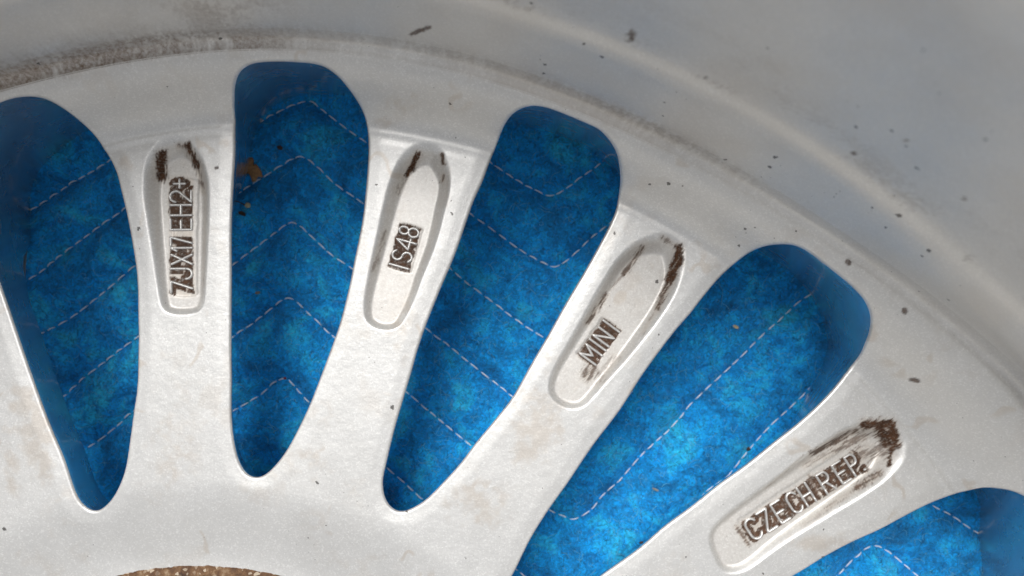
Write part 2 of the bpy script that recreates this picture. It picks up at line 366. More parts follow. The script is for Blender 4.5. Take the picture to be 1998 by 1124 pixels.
    dusty = N(t, 'ShaderNodeAttribute', attribute_name='specky').outputs['Fac']
    cw = math_(t, 'MULTIPLY', math_(t, 'SUBTRACT', 1.0, math_(t, 'MULTIPLY', dusty, .65)), math_(t, 'SUBTRACT', 1.0, bn))
    t.links.new(cw, p.inputs['Coat Weight']); t.links.new(math_(t, 'ADD', .1, math_(t, 'MULTIPLY', dusty, .25)), p.inputs['Coat Roughness']); t.links.new(math_(t, 'SUBTRACT', .5, math_(t, 'MULTIPLY', bn, .35)), p.inputs['Specular IOR Level']);
    b1 = N(t, 'ShaderNodeBump', Strength=.35, Distance=.00008); t.links.new(noise(3200, 3, .7), b1.inputs['Height'])
    b2 = N(t, 'ShaderNodeBump', Strength=.3, Distance=.0004); t.links.new(noise(300, 4), b2.inputs['Height']); t.links.new(b1.outputs[0], b2.inputs['Normal'])
    t.links.new(b2.outputs[0], p.inputs['Normal'])
    return m
PAINT = paint_material()

def rust_material():
    m, t, p = newmat('rusty_hub_pad')
    tc = N(t, 'ShaderNodeTexCoord').outputs['Object']
    n = N(t, 'ShaderNodeTexNoise', Scale=420, Detail=5, Roughness=.7); t.links.new(tc, n.inputs['Vector'])
    v = t.nodes.new('ShaderNodeTexVoronoi'); v.inputs['Scale'].default_value = 1300; t.links.new(tc, v.inputs['Vector'])
    c = ramp(t, n.outputs['Fac'], [(.3, (.03, .014, .008)), (.47, (.09, .042, .018)), (.58, (.15, .08, .036)), (.76, (.36, .28, .19))])
    s = N(t, 'ShaderNodeSeparateColor'); t.links.new(v.outputs['Color'], s.inputs[0])
    c = mixc(t, ramp(t, s.outputs[0], [(.9, g3(0)), (.96, g3(.7))]), c, (.5, .42, .32))
    t.links.new(c, p.inputs['Base Color']); p.inputs['Roughness'].default_value = .8
    b = N(t, 'ShaderNodeBump', Strength=.9, Distance=.0006); t.links.new(n.outputs['Fac'], b.inputs['Height']); t.links.new(b.outputs[0], p.inputs['Normal'])
    return m

def blanket_material():
    m, t, p = newmat('blue_felt_blanket')
    tc = N(t, 'ShaderNodeTexCoord').outputs['Object']
    def noise(scale, detail=4, rough=.6, dist=0.):
        n = N(t, 'ShaderNodeTexNoise', Scale=scale, Detail=detail, Roughness=rough, Distortion=dist); t.links.new(tc, n.inputs['Vector']); return n.outputs['Fac']
    a = ramp(t, noise(85, 6, .7, .6), [(.32, (.002, .16, .42)), (.5, (.002, .385, .95)), (.66, (.03, .62, 1.0))])
    # matted fibre grain
    f = noise(620, 6, .8, 2.5)
    a = mixc(t, 1.0, a, ramp(t, f, [(.34, g3(.28)), (.5, g3(.95)), (.66, g3(1.5))]), 'MULTIPLY')
    # pale lint patches
    l = math_(t, 'MULTIPLY', ramp(t, noise(110, 5, .7, 2.0), [(.56, g3(0)), (.74, g3(1))]), ramp(t, noise(1100, 4, .8, 1.5), [(.42, g3(0)), (.62, g3(1))]))
    a = mixc(t, math_(t, 'MULTIPLY', l, .55), a, (.14, .42, .66))
    l2 = math_(t, 'MULTIPLY', ramp(t, noise(60, 4, .7, 2.0), [(.6, g3(0)), (.7, g3(1))]), ramp(t, noise(1500, 3, .8), [(.55, g3(0)), (.68, g3(1))]))
    a = mixc(t, math_(t, 'MULTIPLY', l2, .45), a, (.34, .33, .45))
    g = math_(t, 'MULTIPLY', ramp(t, noise(45, 3), [(.5, g3(0)), (.65, g3(1))]), ramp(t, noise(900, 4, .8), [(.5, g3(0)), (.62, g3(1))]))
    a = mixc(t, math_(t, 'MULTIPLY', g, .4), a, (.012, .07, .10))
    # little bonded pin-dots
    vo = t.nodes.new('ShaderNodeTexVoronoi'); vo.inputs['Scale'].default_value = 620; t.links.new(tc, vo.inputs['Vector'])
    s = N(t, 'ShaderNodeSeparateColor'); t.links.new(vo.outputs['Color'], s.inputs[0])
    dot = math_(t, 'MULTIPLY', math_(t, 'LESS_THAN', vo.outputs['Distance'], .22), math_(t, 'GREATER_THAN', s.outputs[0], .8))
    a = mixc(t, math_(t, 'MULTIPLY', dot, .4), a, (.10, .34, .55))
    t.links.new(a, p.inputs['Base Color']); p.inputs['Roughness'].default_value = .72
    p.inputs['Sheen Weight'].default_value = .25; p.inputs['Sheen Tint'].default_value = (.2, .6, 1, 1)
    p.inputs['Specular IOR Level'].default_value = .35
    b = N(t, 'ShaderNodeBump', Strength=.9, Distance=.0005); t.links.new(f, b.inputs['Height'])
    b2 = N(t, 'ShaderNodeBump', Strength=.6, Distance=.0015); t.links.new(noise(180, 5, .65, 1.5), b2.inputs['Height']); t.links.new(b.outputs[0], b2.inputs['Normal'])
    t.links.new(b2.outputs[0], p.inputs['Normal'])
    return m
def plain(name, col, rough=.6, var=.35, scale=900):
    m, t, p = newmat(name)
    tc = N(t, 'ShaderNodeTexCoord').outputs['Object']
    n = N(t, 'ShaderNodeTexNoise', Scale=scale, Detail=4); t.links.new(tc, n.inputs['Vector'])
    c = ramp(t, n.outputs['Fac'], [(.3, tuple(v * (1 - var) for v in col)), (.7, tuple(min(1, v * (1 + var)) for v in col))])
    t.links.new(c, p.inputs['Base Color']); p.inputs['Roughness'].default_value = rough
    b = N(t, 'ShaderNodeBump', Strength=.5, Distance=.0002); t.links.new(n.outputs['Fac'], b.inputs['Height']); t.links.new(b.outputs[0], p.inputs['Normal'])
    return m

# ------------------------------------------------------------------ mesh output
def mesh_obj(name, V, faces, mat, parent=None, attrs=None, smooth_=True, loc=(0, 0, 0)):
    """V in mm relative to the spoke face datum; faces: (n,k) array or list"""
    me = bpy.data.meshes.new(name)
    V = np.asarray(V, float) * .001; V = V - np.array(loc)
    if isinstance(faces, np.ndarray):
        nf, k = faces.shape
        me.vertices.add(len(V)); me.vertices.foreach_set('co', V.astype(np.float32).ravel())
        me.loops.add(nf * k); me.loops.foreach_set('vertex_index', faces.astype(np.int32).ravel())
        me.polygons.add(nf); me.polygons.foreach_set('loop_start', np.arange(0, nf * k, k, dtype=np.int32))
        me.polygons.foreach_set('loop_total', np.full(nf, k, np.int32)) if False else None
        me.update(calc_edges=True)
    else:
        sizes = np.array([len(f) for f in faces], np.int32); flat = np.fromiter((i for f in faces for i in f), np.int32)
        me.vertices.add(len(V)); me.vertices.foreach_set('co', V.astype(np.float32).ravel())
        me.loops.add(len(flat)); me.loops.foreach_set('vertex_index', flat)
        me.polygons.add(len(sizes)); me.polygons.foreach_set('loop_start', np.r_[0, np.cumsum(sizes)[:-1]].astype(np.int32))
        me.update(calc_edges=True)
    me.validate()
    for k_, v_ in (attrs or {}).items():
        a = me.attributes.new(k_, 'FLOAT', 'POINT'); a.data.foreach_set('value', np.asarray(v_, np.float32))
    if smooth_: me.shade_smooth()
    me.materials.append(mat)
    o = bpy.data.objects.new(name, me); C.objects.link(o)
    if parent is not None: o.parent = parent
    o.location = loc
    return o
def up(z): return z + Z0
def empty(name, loc=(0, 0, 0)):
    o = bpy.data.objects.new(name, None); C.objects.link(o); o.location = loc; o.empty_display_size = .01; return o
def tag(o, label=None, cat=None, group=None, kind=None):
    if label: o['label'] = label
    if cat: o['category'] = cat
    if group: o['group'] = group
    if kind: o['kind'] = kind
    return o

wheel = empty('alloy_wheel')
tag(wheel, 'silver alloy wheel lying face down on the blue blanket, brown dirt in spoke pockets', 'wheel')

# ------------------------------------------------------------------ face grids
FX0, FX1, FY0, FY1 = -134., 130., -80., 78.
tips = np.array([c[np.argmin(np.hypot(c[:, 0] - AX, c[:, 1] - AY))] for c in contours])
def outer_mid(c):
    d = np.hypot(c[:, 0] - AX, c[:, 1] - AY); return c[d > d.max() - 9].mean(0)
outs = np.array([outer_mid(c) for c in contours])
order = np.argsort(cang)
R_TIP = 97.0
def region(x, y):
    """0 hub web, 1 outer ring, 2+k spoke k"""
    th = np.arctan2(x - AX, y - AY); r = np.hypot(x - AX, y - AY)
    k = np.zeros(len(x), int)
    for j in order:
        if abs(cang[j]) > 2.2: continue
        a, b = tips[j], outs[j]
        side = (b[0] - a[0]) * (y - a[1]) - (b[1] - a[1]) * (x - a[0])
        k += ((side < 0)).astype(int) * (np.abs(th) < 2.6)
    reg = 2 + k
    reg[r > r_ridge(th) + .5] = 1
    reg[r < R_TIP - 2] = 0
    return reg
def openings_f(x, y, margin):
    f = np.full(len(x), float(margin))
    for c in contours: f = np.minimum(f, sdf(x, y, c, margin))
    return f
def join_r(th): return r_b1(th) - .2
def grid_surface(x0, x1, y0, y1, step, hfun, ffun):
    nx = int(round((x1 - x0) / step)) + 1; ny = int(round((y1 - y0) / step)) + 1
    gx, gy = np.meshgrid(np.linspace(x0, x1, nx), np.linspace(y0, y1, ny)); x = gx.ravel(); y = gy.ravel()
    f = ffun(x, y); ins = f > 0
    idx = np.arange(nx * ny).reshape(ny, nx)
    q = np.stack([idx[:-1, :-1], idx[:-1, 1:], idx[1:, 1:], idx[1:, :-1]], -1).reshape(-1, 4)
    cnt = ins[q].sum(1); full = q[cnt == 4]; part = q[(cnt > 0) & (cnt < 4)]
    ex, ey, cache, polys = [], [], {}, []
    base = nx * ny
    for cell in part.tolist():
        poly = []
        for i in range(4):
            a, b = cell[i], cell[(i + 1) % 4]
            if ins[a]: poly.append(a)
            if ins[a] != ins[b]:
                key = (a, b) if a < b else (b, a)
                if key not in cache:
                    a_, b_ = key; t = f[a_] / (f[a_] - f[b_]); t = min(max(t, .02), .98)
                    cache[key] = base + len(ex); ex.append(x[a_] + (x[b_] - x[a_]) * t); ey.append(y[a_] + (y[b_] - y[a_]) * t)
                poly.append(cache[key])
        if len(poly) >= 3: polys.append(poly)
    X = np.r_[x, ex]; Y = np.r_[y, ey]; Fv = np.r_[np.maximum(f, 0), np.zeros(len(ex))]
    return X, Y, Fv, full, polys
def ff_fine(x, y):
    th = np.arctan2(x - AX, y - AY); r = np.hypot(x - AX, y - AY)
    return np.minimum(np.minimum(openings_f(x, y, 6), join_r(th) - r), r - 77.0)
step = .25
X, Y, Fv, full, polys = grid_surface(FX0, FX1, FY0, FY1, step, None, ff_fine)
used = np.zeros(len(X), bool); used[full.ravel()] = True
for p_ in polys: used[p_] = True
ui = np.where(used)[0]; remap = np.full(len(X), -1); remap[ui] = np.arange(len(ui))
X, Y, Fv = X[ui], Y[ui], Fv[ui]; full = remap[full]; polys = [[int(remap[i]) for i in p_] for p_ in polys]
# distance used for the arris must ignore the ring joint
Fo = openings_f(X, Y, 6); Fo = np.maximum(Fo, 0)
Z = h_face(X, Y, Fo)
pxx, pyy = proj(X, Y, Z)
brown, tan = dirt_masks(pxx, pyy)
th = np.arctan2(X - AX, Y - AY); rr = np.hypot(X - AX, Y - AY)
def grime_band(px, py, th, rr, z):
    """brake-dust film at the foot of the barrel on the left, thinning to the right"""
    d = rr - r_b1(th)
    streak = fbm(th * 900, d * .25, 3, 21); blot = fbm(px / 60, py / 26, 4, 22)
    left = 1 - smooth((px - 330) / 620)
    foot = np.exp(-((d - 2.6) / 2.0) ** 2)
    g = foot * (.25 + .95 * left) * smooth((blot * .8 + streak * .5 - .28) / .35)
    g = np.maximum(g, .55 * left * smooth((d + 3) / 4) * smooth((streak * .5 + blot - .72) / .3) * np.exp(-np.maximum(d, 0) / 9))
    return np.clip(g, 0, 1)
grime_and_shade = grime_band(pxx, pyy, th, rr, Z)
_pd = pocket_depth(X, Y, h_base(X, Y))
grime_and_shade = np.maximum(grime_and_shade, .26 * smooth(_pd / 1.4))  # darker tone by pocket depth: shade of the floors painted into the colour
tan = np.maximum(tan, .22 * smooth((fbm(X / 9, Y / 9, 4, 61) - .52) / .22) * smooth((fbm(X / 2.2, Y / 2.2, 3, 62) - .35) / .3))
tan = np.maximum(tan, .5 * smooth((.035 - np.abs(fbm(X / 14, Y / 14, 4, 63) - .5)) / .02) * smooth((fbm(X / 7, Y / 7, 2, 64) - .62) / .1) )
sp = .25 + .30 * smooth((rr - r_ridge(th)) / 8)
sp = np.maximum(sp, .62 * smooth(_pd / 1.4))
cen = np.array([X[full].mean(1), Y[full].mean(1)])
freg = region(cen[0], cen[1])
pc = np.array([[X[p_].mean(), Y[p_].mean()] for p_ in polys]); preg = region(pc[:, 0], pc[:, 1])

# opening walls (rings following each contour)
def z_bottom(x, y):
    th_ = np.arctan2(x - AX, y - AY); r_ = np.hypot(x - AX, y - AY)
    s_ = (r_ - (r_ridge(th_) - 28)) / 30
    return -19.0 - 24.5 * smooth(s_)
EXTRA = {0: (.07, 0), 1: (.03, 0), 2: (.02, .04), 3: (.0, .05)}     # side walls leaning further under the spoke: (left, right)
def wall_mesh(c, j=9):
    area = .5 * np.sum(c[:, 0] * np.roll(c[:, 1], -1) - np.roll(c[:, 0], -1) * c[:, 1])
    if area < 0: c = c[::-1]
    t = np.roll(c, -1, 0) - np.roll(c, 1, 0); t /= np.hypot(*t.T)[:, None]; nrm = np.c_[t[:, 1], -t[:, 0]]   # outward from the hole
    zt = h_face(c[:, 0], c[:, 1], np.zeros(len(c))) ; zb = z_bottom(c[:, 0], c[:, 1])
    rings = []
    rad_ = c - np.array([AX, AY]); rad_ /= np.hypot(*rad_.T)[:, None]; ro = (nrm * rad_).sum(1)
    wo = smooth((ro - .45) / .5); dr = np.minimum((zt - zb) * .33, 9.5) * (1 - wo) + (zt - zb) * .115 * wo
    el, er = EXTRA.get(j, (0, 0)); dr = dr + (zt - zb) * (el * smooth(-nrm[:, 0] * 1.3) * (1 if j == 1 else smooth((zt - zb - 20) / 12)) + er * smooth((nrm[:, 0] * .8 - nrm[:, 1] * .6) * 1.3) * (.45 + .55 * smooth((zt - zb - 20) / 12)))
    for _ in range(60): dr = (np.roll(dr, 1) + 2 * dr + np.roll(dr, -1)) / 4
    for s, off in ((0, .0), (.03, .01), (.1, .08), (.3, .29), (.5, .5), (.75, .76), (.93, .95), (.98, 1.02), (1.0, 1.1)):
        p = c + nrm * (.03 + off * dr)[:, None]
        rings.append(np.c_[p, zt + (zb - zt) * s - (.0 if s else .02)])
    n = len(c); V = np.vstack(rings); Fc = []
    for k in range(len(rings) - 1):
        a = np.arange(n) + k * n; b = (np.arange(n) + 1) % n + k * n
        Fc.append(np.c_[a, b, b + n, a + n])
    return V, np.vstack(Fc), n
walls = [wall_mesh(c, j) for j, c in enumerate(contours)]

def ops_in_view(j):
    c = contours[j]; return (c[:, 0].max() > FX0) and (c[:, 0].min() < FX1) and (c[:, 1].max() > FY0) and (c[:, 1].min() < FY1)
def emit(name, fm, pm, wsel, label=None):
    fq = full[fm]; pl = [p_ for p_, m_ in zip(polys, pm) if m_]
    ids = np.unique(np.r_[fq.ravel(), np.array([i for p_ in pl for i in p_], int)]).astype(int)
    rm = np.full(len(X), -1); rm[ids] = np.arange(len(ids))
    Vs = [np.c_[X[ids], Y[ids], Z[ids]]]; at = {'brown': [brown[ids]], 'tan': [tan[ids]], 'grime_and_shade': [grime_and_shade[ids]], 'specky': [sp[ids]], 'wall': [np.zeros(len(ids))]}
    sizes = [np.full(len(fq), 4, np.int32), np.array([len(p_) for p_ in pl], np.int32)]
    flat = [rm[fq].ravel(), np.array([rm[i] for p_ in pl for i in p_], int)]
    off = len(ids)
    for V_, F_ in wsel:
        u_ = np.unique(F_); r2 = np.full(len(V_), -1); r2[u_] = np.arange(len(u_))
        Vs.append(V_[u_]); flat.append(r2[F_].ravel() + off); sizes.append(np.full(len(F_), 4, np.int32)); off += len(u_)
        for k_, v_ in (('brown', 0), ('tan', .0), ('grime_and_shade', .0), ('specky', .05), ('wall', 1.)): at[k_].append(np.full(len(u_), float(v_)))
    V = np.vstack(Vs); V[:, 2] = up(V[:, 2]); sizes = np.concatenate(sizes); flat = np.concatenate(flat).astype(np.int32)
    me = bpy.data.meshes.new(name)
    me.vertices.add(len(V)); me.vertices.foreach_set('co', (V * .001).astype(np.float32).ravel())
    me.loops.add(len(flat)); me.loops.foreach_set('vertex_index', flat)
    me.polygons.add(len(sizes)); me.polygons.foreach_set('loop_start', np.r_[0, np.cumsum(sizes)[:-1]].astype(np.int32))
    me.update(calc_edges=True); me.validate()
    for k_, v_ in at.items():
        a = me.attributes.new(k_, 'FLOAT', 'POINT'); a.data.foreach_set('value', np.concatenate(v_).astype(np.float32))
    me.shade_smooth(); me.materials.append(PAINT)
    o = bpy.data.objects.new(name, me); C.objects.link(o); o.parent = wheel
    if label: o['label'] = label
    return o
wall_reg = []
for j, (V_, F_, n) in enumerate(walls):
    if not ops_in_view(j): wall_reg.append(None); continue
    # classify by the top ring so a wall column stays in one part
    fc = F_[:n]; m = V_[fc].mean(1); t_ = np.tile(region(m[:, 0], m[:, 1]), len(F_) // n); wall_reg.append(t_)
regs = sorted(set(freg.tolist()))
for rg in regs:
    ws = [(V_, F_[wr == rg]) for (V_, F_, n), wr in zip(walls, wall_reg) if wr is not None and (wr == rg).any()]
    m = freg == rg; cx_ = cen[0][m].mean(); cy_ = cen[1][m].mean(); u_, v_ = proj(cx_, cy_, 0)
    if m.sum() < 400: continue
    name = {0: 'hub_web', 1: 'outer_ring'}.get(rg, 'spoke')
    lab = None
    if rg >= 2:
        i = int(np.argmin([math.hypot(u_ - q, v_ - w_) for q, w_ in ((345, 480), (790, 480), (1180, 650), (1560, 960))]))
        if math.hypot(u_ - ((345, 790, 1180, 1560)[i]), v_ - ((480, 480, 650, 960)[i])) < 240:
            lab = ['spoke with pocket cast 7JX17EH2+', 'spoke with pocket cast IS48', 'spoke with pocket cast MINI', 'spoke with muddy pocket cast CZECH REP.'][i]
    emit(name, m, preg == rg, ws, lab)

# rest of the disc, coarser, outside the finely built rectangle
def rect_out(x, y):
    return np.maximum.reduce([FX0 - x, x - FX1, FY0 - y, y - FY1])
def ff_coarse(x, y):
    th = np.arctan2(x - AX, y - AY); r = np.hypot(x - AX, y - AY)
    return np.minimum.reduce([openings_f(x, y, 6), join_r(th) - r, r - 77.0, rect_out(x, y)])
def simple_grid(name, step_, ff, hz, bounds, mat=PAINT, extra_walls=()):
    X_, Y_, F1, fu, po = grid_surface(*bounds, step_, None, ff)
    u_ = np.zeros(len(X_), bool); u_[fu.ravel()] = True
    for p_ in po: u_[p_] = True
    ii = np.where(u_)[0]; rm = np.full(len(X_), -1); rm[ii] = np.arange(len(ii))
    Zc = hz(X_[ii], Y_[ii]); fl = [tuple(r) for r in rm[fu].tolist()] + [tuple(int(rm[i]) for i in p_) for p_ in po]
    V = np.c_[X_[ii], Y_[ii], Zc]
    for V_, F_ in extra_walls:
        fl += [tuple(r) for r in (F_ + len(V)).tolist()]; V = np.vstack([V, V_])
    V[:, 2] = up(V[:, 2])
    return mesh_obj(name, V, fl, mat, wheel, {'brown': np.zeros(len(V)), 'tan': np.zeros(len(V)), 'grime_and_shade': np.full(len(V), .1), 'specky': np.full(len(V), .6)})
B = (AX - 215, AX + 215, AY - 215, AY + 215)
simple_grid('disc_web', 1.5, ff_coarse, lambda x, y: h_face(x, y, np.maximum(openings_f(x, y, 6), 0)), B,
            extra_walls=[(V_, F_) for (V_, F_, n), wr in zip(walls, wall_reg) if wr is None])
# outer (road-side) skin of the disc, facing the blanket
def ff_front(x, y):
    th = np.arctan2(x - AX, y - AY); r = np.hypot(x - AX, y - AY)
    return np.minimum.reduce([openings_f(x, y, 26) + .36 * z_bottom(x, y) * (1 + .012 * 0 * np.abs(z_bottom(x, y) + 19)) , join_r(th) + 4 - r, r - 30.0])
simple_grid('front_skin', 2.0, ff_front, lambda x, y: z_bottom(x, y) + .1, B)

# ------------------------------------------------------------------ barrel
def barrel():
    th = np.concatenate([np.arange(-.75, 1.45, .0022), np.arange(1.45, 2 * math.pi - .75, .02)])
    rb = r_b1(np.where(th > math.pi, th - 2*math.pi, th)); r2 = r_l2(np.where(th > math.pi, th - 2*math.pi, th))
    # profile: (weight on rb, weight on r2, dr, z)
    ctrl = [(-.5, None, Z1 - .04), (.0, None, Z1 - .01), (.7, None, Z1 + .02), (1.5, None, Z1 + .45), (2.2, None, Z1 + 1.7), (2.7, None, Z1 + 4.2)]
    ctrl2 = [(-1.5, Z2 - 4.6), (-.8, Z2 - 1.9), (0., Z2 - .1), (1.0, Z2 + 1.2), (1.7, Z2 + 3.), (2.3, Z2 + 6.), (2.9, Z2 + 12.), (4.2, Z2 + 36), (4.8, Z2 + 58), (6.2, Z2 + 66), (10, Z2 + 69), (19, Z2 + 70), (20, Z2 + 72), (19, Z2 + 74), (22, Z2 + 75)]
    rows = [(rb + c[0], np.full_like(th, c[2])) for c in ctrl] + [(r2 + c[0], np.full_like(th, c[1])) for c in ctrl2]
    Rr = np.array([r for r, z in rows]); Zr = np.array([z for r, z in rows])
    # dense smooth sampling along the profile
    s = np.r_[0, np.cumsum(np.hypot(np.diff(Rr.mean(1)), np.diff(Zr.mean(1))))]
    ss = np.unique(np.r_[np.arange(0, s[-1], .5)])
    def crom(Y):
        out = np.empty((len(ss), Y.shape[1])); m = np.zeros_like(Y)
        d = np.diff(Y, axis=0) / np.diff(s)[:, None]
        m[1:-1] = (d[1:] * np.diff(s)[:-1, None] + d[:-1] * np.diff(s)[1:, None]) / (s[2:] - s[:-2])[:, None]; m[0] = d[0]; m[-1] = d[-1]
        k = np.clip(np.searchsorted(s, ss, 'right') - 1, 0, len(s) - 2); h = (s[k + 1] - s[k]); t = ((ss - s[k]) / h)[:, None]; h = h[:, None]
        return (2*t**3-3*t**2+1)*Y[k] + (t**3-2*t**2+t)*h*m[k] + (-2*t**3+3*t**2)*Y[k+1] + (t**3-t**2)*h*m[k+1]
    Rd, Zd = crom(Rr), crom(Zr)
    n = len(th); x = AX + Rd * np.sin(th); y = AY + Rd * np.cos(th)
    V = np.c_[x.ravel(), y.ravel(), Zd.ravel()]
    ns = len(ss); a = (np.arange(ns - 1)[:, None] * n + np.arange(n)[None, :]); b = (np.arange(ns - 1)[:, None] * n + (np.arange(n)[None, :] + 1) % n)
    Fc = np.stack([a, a + n, b + n, b], -1).reshape(-1, 4)
    zz = np.minimum(V[:, 2], H - 12); px, py = proj(V[:, 0], V[:, 1], zz)
    thv = np.tile(th, ns); thv = np.where(thv > math.pi, thv - 2*math.pi, thv); rv = Rd.ravel(); vis = (V[:, 2] < 110) & (np.abs(thv - .4) < 1.2)
    brown = np.zeros(len(V)); tan = np.zeros(len(V)); grime_and_shade = np.zeros(len(V))
    b_, t_ = dirt_masks(px[vis], py[vis]); brown[vis] = b_; tan[vis] = t_
    # film by height up the wall
    zv = Zd.ravel(); hgt = zv - Z1; pxv, pyv = px, py
    streak = fbm(thv * 260, hgt * .18, 3, 21); blot = fbm(thv * 22, hgt * .22, 4, 22); fine = fbm(thv * 420, hgt * 1.6, 3, 23)
    left = 1 - smooth((pxv - 260) / 560)
    g = np.exp(-(np.maximum(hgt - 1.0, 0) / 4.0)) * (.14 + 1.0 * left) * smooth((blot * .8 + streak * .3 + fine * .3 - .42) / .4)
    g = np.maximum(g, .9 * np.exp(-((hgt - 2.5) / 2.5) ** 2) * (.45 * np.exp(-((pxv - 900) / 260) ** 2) + .6 * np.exp(-((pxv - 1300) / 200) ** 2) + left) * smooth((fine + streak - .72) / .4))
    g = np.maximum(g, .5 * np.exp(-((pxv - 430) / 130) ** 2) * smooth((blot + fine * .6 - .62) / .3) * (hgt < 16))
    # above line 2: faint patches
    h2 = zv - Z2
    g = np.maximum(g, .40 * (h2 > 1) * np.exp(-np.maximum(h2 - 2, 0) / 9) * smooth((blot * 1.0 + fine * .5 - .78) / .25))
    grime_and_shade[:] = np.where(vis, g, .15)
    tan = np.maximum(tan, np.where(vis, .30 * smooth((fbm(thv * 9, zv * .05, 3, 31) - .5) / .25), 0))
    V[:, 2] = up(V[:, 2])
    o = mesh_obj('barrel', V, Fc, PAINT, wheel, {'brown': brown, 'tan': tan, 'grime_and_shade': np.clip(grime_and_shade, 0, 1), 'specky': .55 + .45 * smooth((zv - Z1 - 1) / 8)})
barrel()

def front_flange():
    th = np.arange(0, 2 * math.pi, .012); n = len(th); rb = r_b1(np.where(th > math.pi, th - 2*math.pi, th)); r2 = r_l2(np.where(th > math.pi, th - 2*math.pi, th)); V = []
    for d, z in ((9, -34.0), (9.5, -38.5), (11, -39.5), (19, -39.5), (23, -38), (24.5, -34), (24.5, -14), (22, -10), (14, -6), (11, 0), (10, 12), (10, 30)):
        r = rb + d if z < 12 else r2 + 4.5 + 0 * d
        V.append(np.c_[AX + r * np.sin(th), AY + r * np.cos(th), np.full(n, float(z))])
    for z, d in ((70, 7), (92, 8), (102, 22), (106, 24)):
        r = r2 + d; V.append(np.c_[AX + r * np.sin(th), AY + r * np.cos(th), np.full(n, float(z))])
    k_ = len(V); V = np.vstack(V); V[:, 2] = up(V[:, 2]); a = np.arange(n)
    Fc = np.vstack([np.c_[a + k*n, (a + 1) % n + k*n, (a + 1) % n + (k+1)*n, a + (k+1)*n] for k in range(k_ - 1)])
    mesh_obj('front_flange', V, Fc, PAINT, wheel, {'brown': np.zeros(len(V)), 'tan': np.zeros(len(V)), 'grime_and_shade': np.full(len(V), .1), 'specky': np.full(len(V), .6)})
front_flange()

# ------------------------------------------------------------------ hub pad with rust
def hub_pad():
    RUST = rust_material(); thh = np.arange(0, 2 * math.pi, .004); V = []; n = len(thh)
    prof = [(80.0, -3.0), (79.2, -2.2), (78.4, -1.5), (77.6, -1.2)] + [(r, -1.15) for r in np.arange(77.0, 72, -.3)] + [(66, -1.15), (50, -1.15), (34, -1.15), (33, -2), (33, -14)]
    for r, z in prof:
        r = r - 1.7
        rn = r + .25 * (fbm(thh * 60, thh * 0 + r * .3, 2, 40) - .5) * (r > 70)
        zn = z + .5 * (fbm(thh * 90, thh * 0 + r * .8, 3, 41) - .5) * (r < 78.5)
        V.append(np.c_[AX + rn * np.sin(thh), AY + rn * np.cos(thh), zn])
    V = np.vstack(V); V[:, 2] = up(V[:, 2]); a = np.arange(n); Fc = []
    for k in range(len(prof) - 1):
        Fc.append(np.c_[a + k*n, (a + 1) % n + k*n, (a + 1) % n + (k+1)*n, a + (k+1)*n])
    mesh_obj('mounting_pad', V, np.vstack(Fc), RUST, wheel)
hub_pad()

# ------------------------------------------------------------------ raised letters
def sweep(P, rad, hgt, m=8):
    """half-round ridge along polyline P (n,3)"""
    n = len(P); V, Fc = [], []
    d = np.gradient(P[:, :2], axis=0); d /= np.hypot(*d.T)[:, None] + 1e-9; nr = np.c_[-d[:, 1], d[:, 0]]
    ends = [(P[0, :2] - d[0] * rad, .35), ]
    rows = []
    def row(c, nr_, z, s):
        r = []
        for a in np.linspace(0, math.pi, m):
            r.append((c[0] + nr_[0] * rad * s * math.cos(a), c[1] + nr_[1] * rad * s * math.cos(a), z - .35 + (hgt * (.4 + .6 * s) + .35) * math.sin(a) ** .7))
        rows.append(r)
    row(P[0, :2] - d[0] * rad, nr[0], P[0, 2], .25); row(P[0, :2] - d[0] * rad * .6, nr[0], P[0, 2], .8)
    for i in range(n): row(P[i, :2], nr[i], P[i, 2], 1)
    row(P[-1, :2] + d[-1] * rad * .6, nr[-1], P[-1, 2], .8); row(P[-1, :2] + d[-1] * rad, nr[-1], P[-1, 2], .25)
    V = [v for r in rows for v in r]; k = len(rows)
    for i in range(k - 1):
        for j in range(m - 1): Fc.append((i*m + j, i*m + j + 1, (i+1)*m + j + 1, (i+1)*m + j))
    return V, Fc
for T in TEXT:
    o_ = np.array(T['o']); u_ = np.array(T['u']); v_ = np.array(T['v'])
    for ch, t0, wd in T['g']:
        V, Fc = [], []
        for stx in glyph(ch):
            q = [o_ + u_ * (t0 + a * wd) + v_ * (b * T['h']) for a, b in stx]
            Q = []
            for a, b in zip(q[:-1], q[1:]):
                nn = max(2, int(np.hypot(*(b - a)) / 2.2))
                for s_ in np.linspace(0, 1, nn, endpoint=False): Q.append(a + (b - a) * s_)
            Q.append(q[-1]); Q = np.array(Q)
            Pm = unproj_h(Q); 
            for _ in range(3):
                zc = h_face(Pm[:, 0], Pm[:, 1], np.full(len(Pm), 6.)); Pm = unproj(Q, 0) * ((H - zc) / H)[:, None]
            v0, f0 = sweep(np.c_[Pm, zc], .34, .45)
            Fc += [tuple(i + len(V) for i in f) for f in f0]; V += v0
        V = np.array(V); c0 = V.mean(0); V[:, 2] = up(V[:, 2])
        name = 'raised_dot' if ch == '.' else 'raised_plus' if ch == '+' else 'raised_letter' if ch.isalpha() else 'raised_digit'
        lo = (c0[0] * .001, c0[1] * .001, (c0[2] + Z0) * .001)
        ob = mesh_obj(name, V, Fc, PAINT, wheel, {'brown': np.zeros(len(V)), 'tan': np.full(len(V), .12), 'grime_and_shade': np.full(len(V), .0), 'specky': np.zeros(len(V))}, loc=lo)
        ob['label'] = 'cast ' + {'.': 'full stop', '+': 'plus sign'}.get(ch, ('letter ' if ch.isalpha() else 'digit ') + ch)

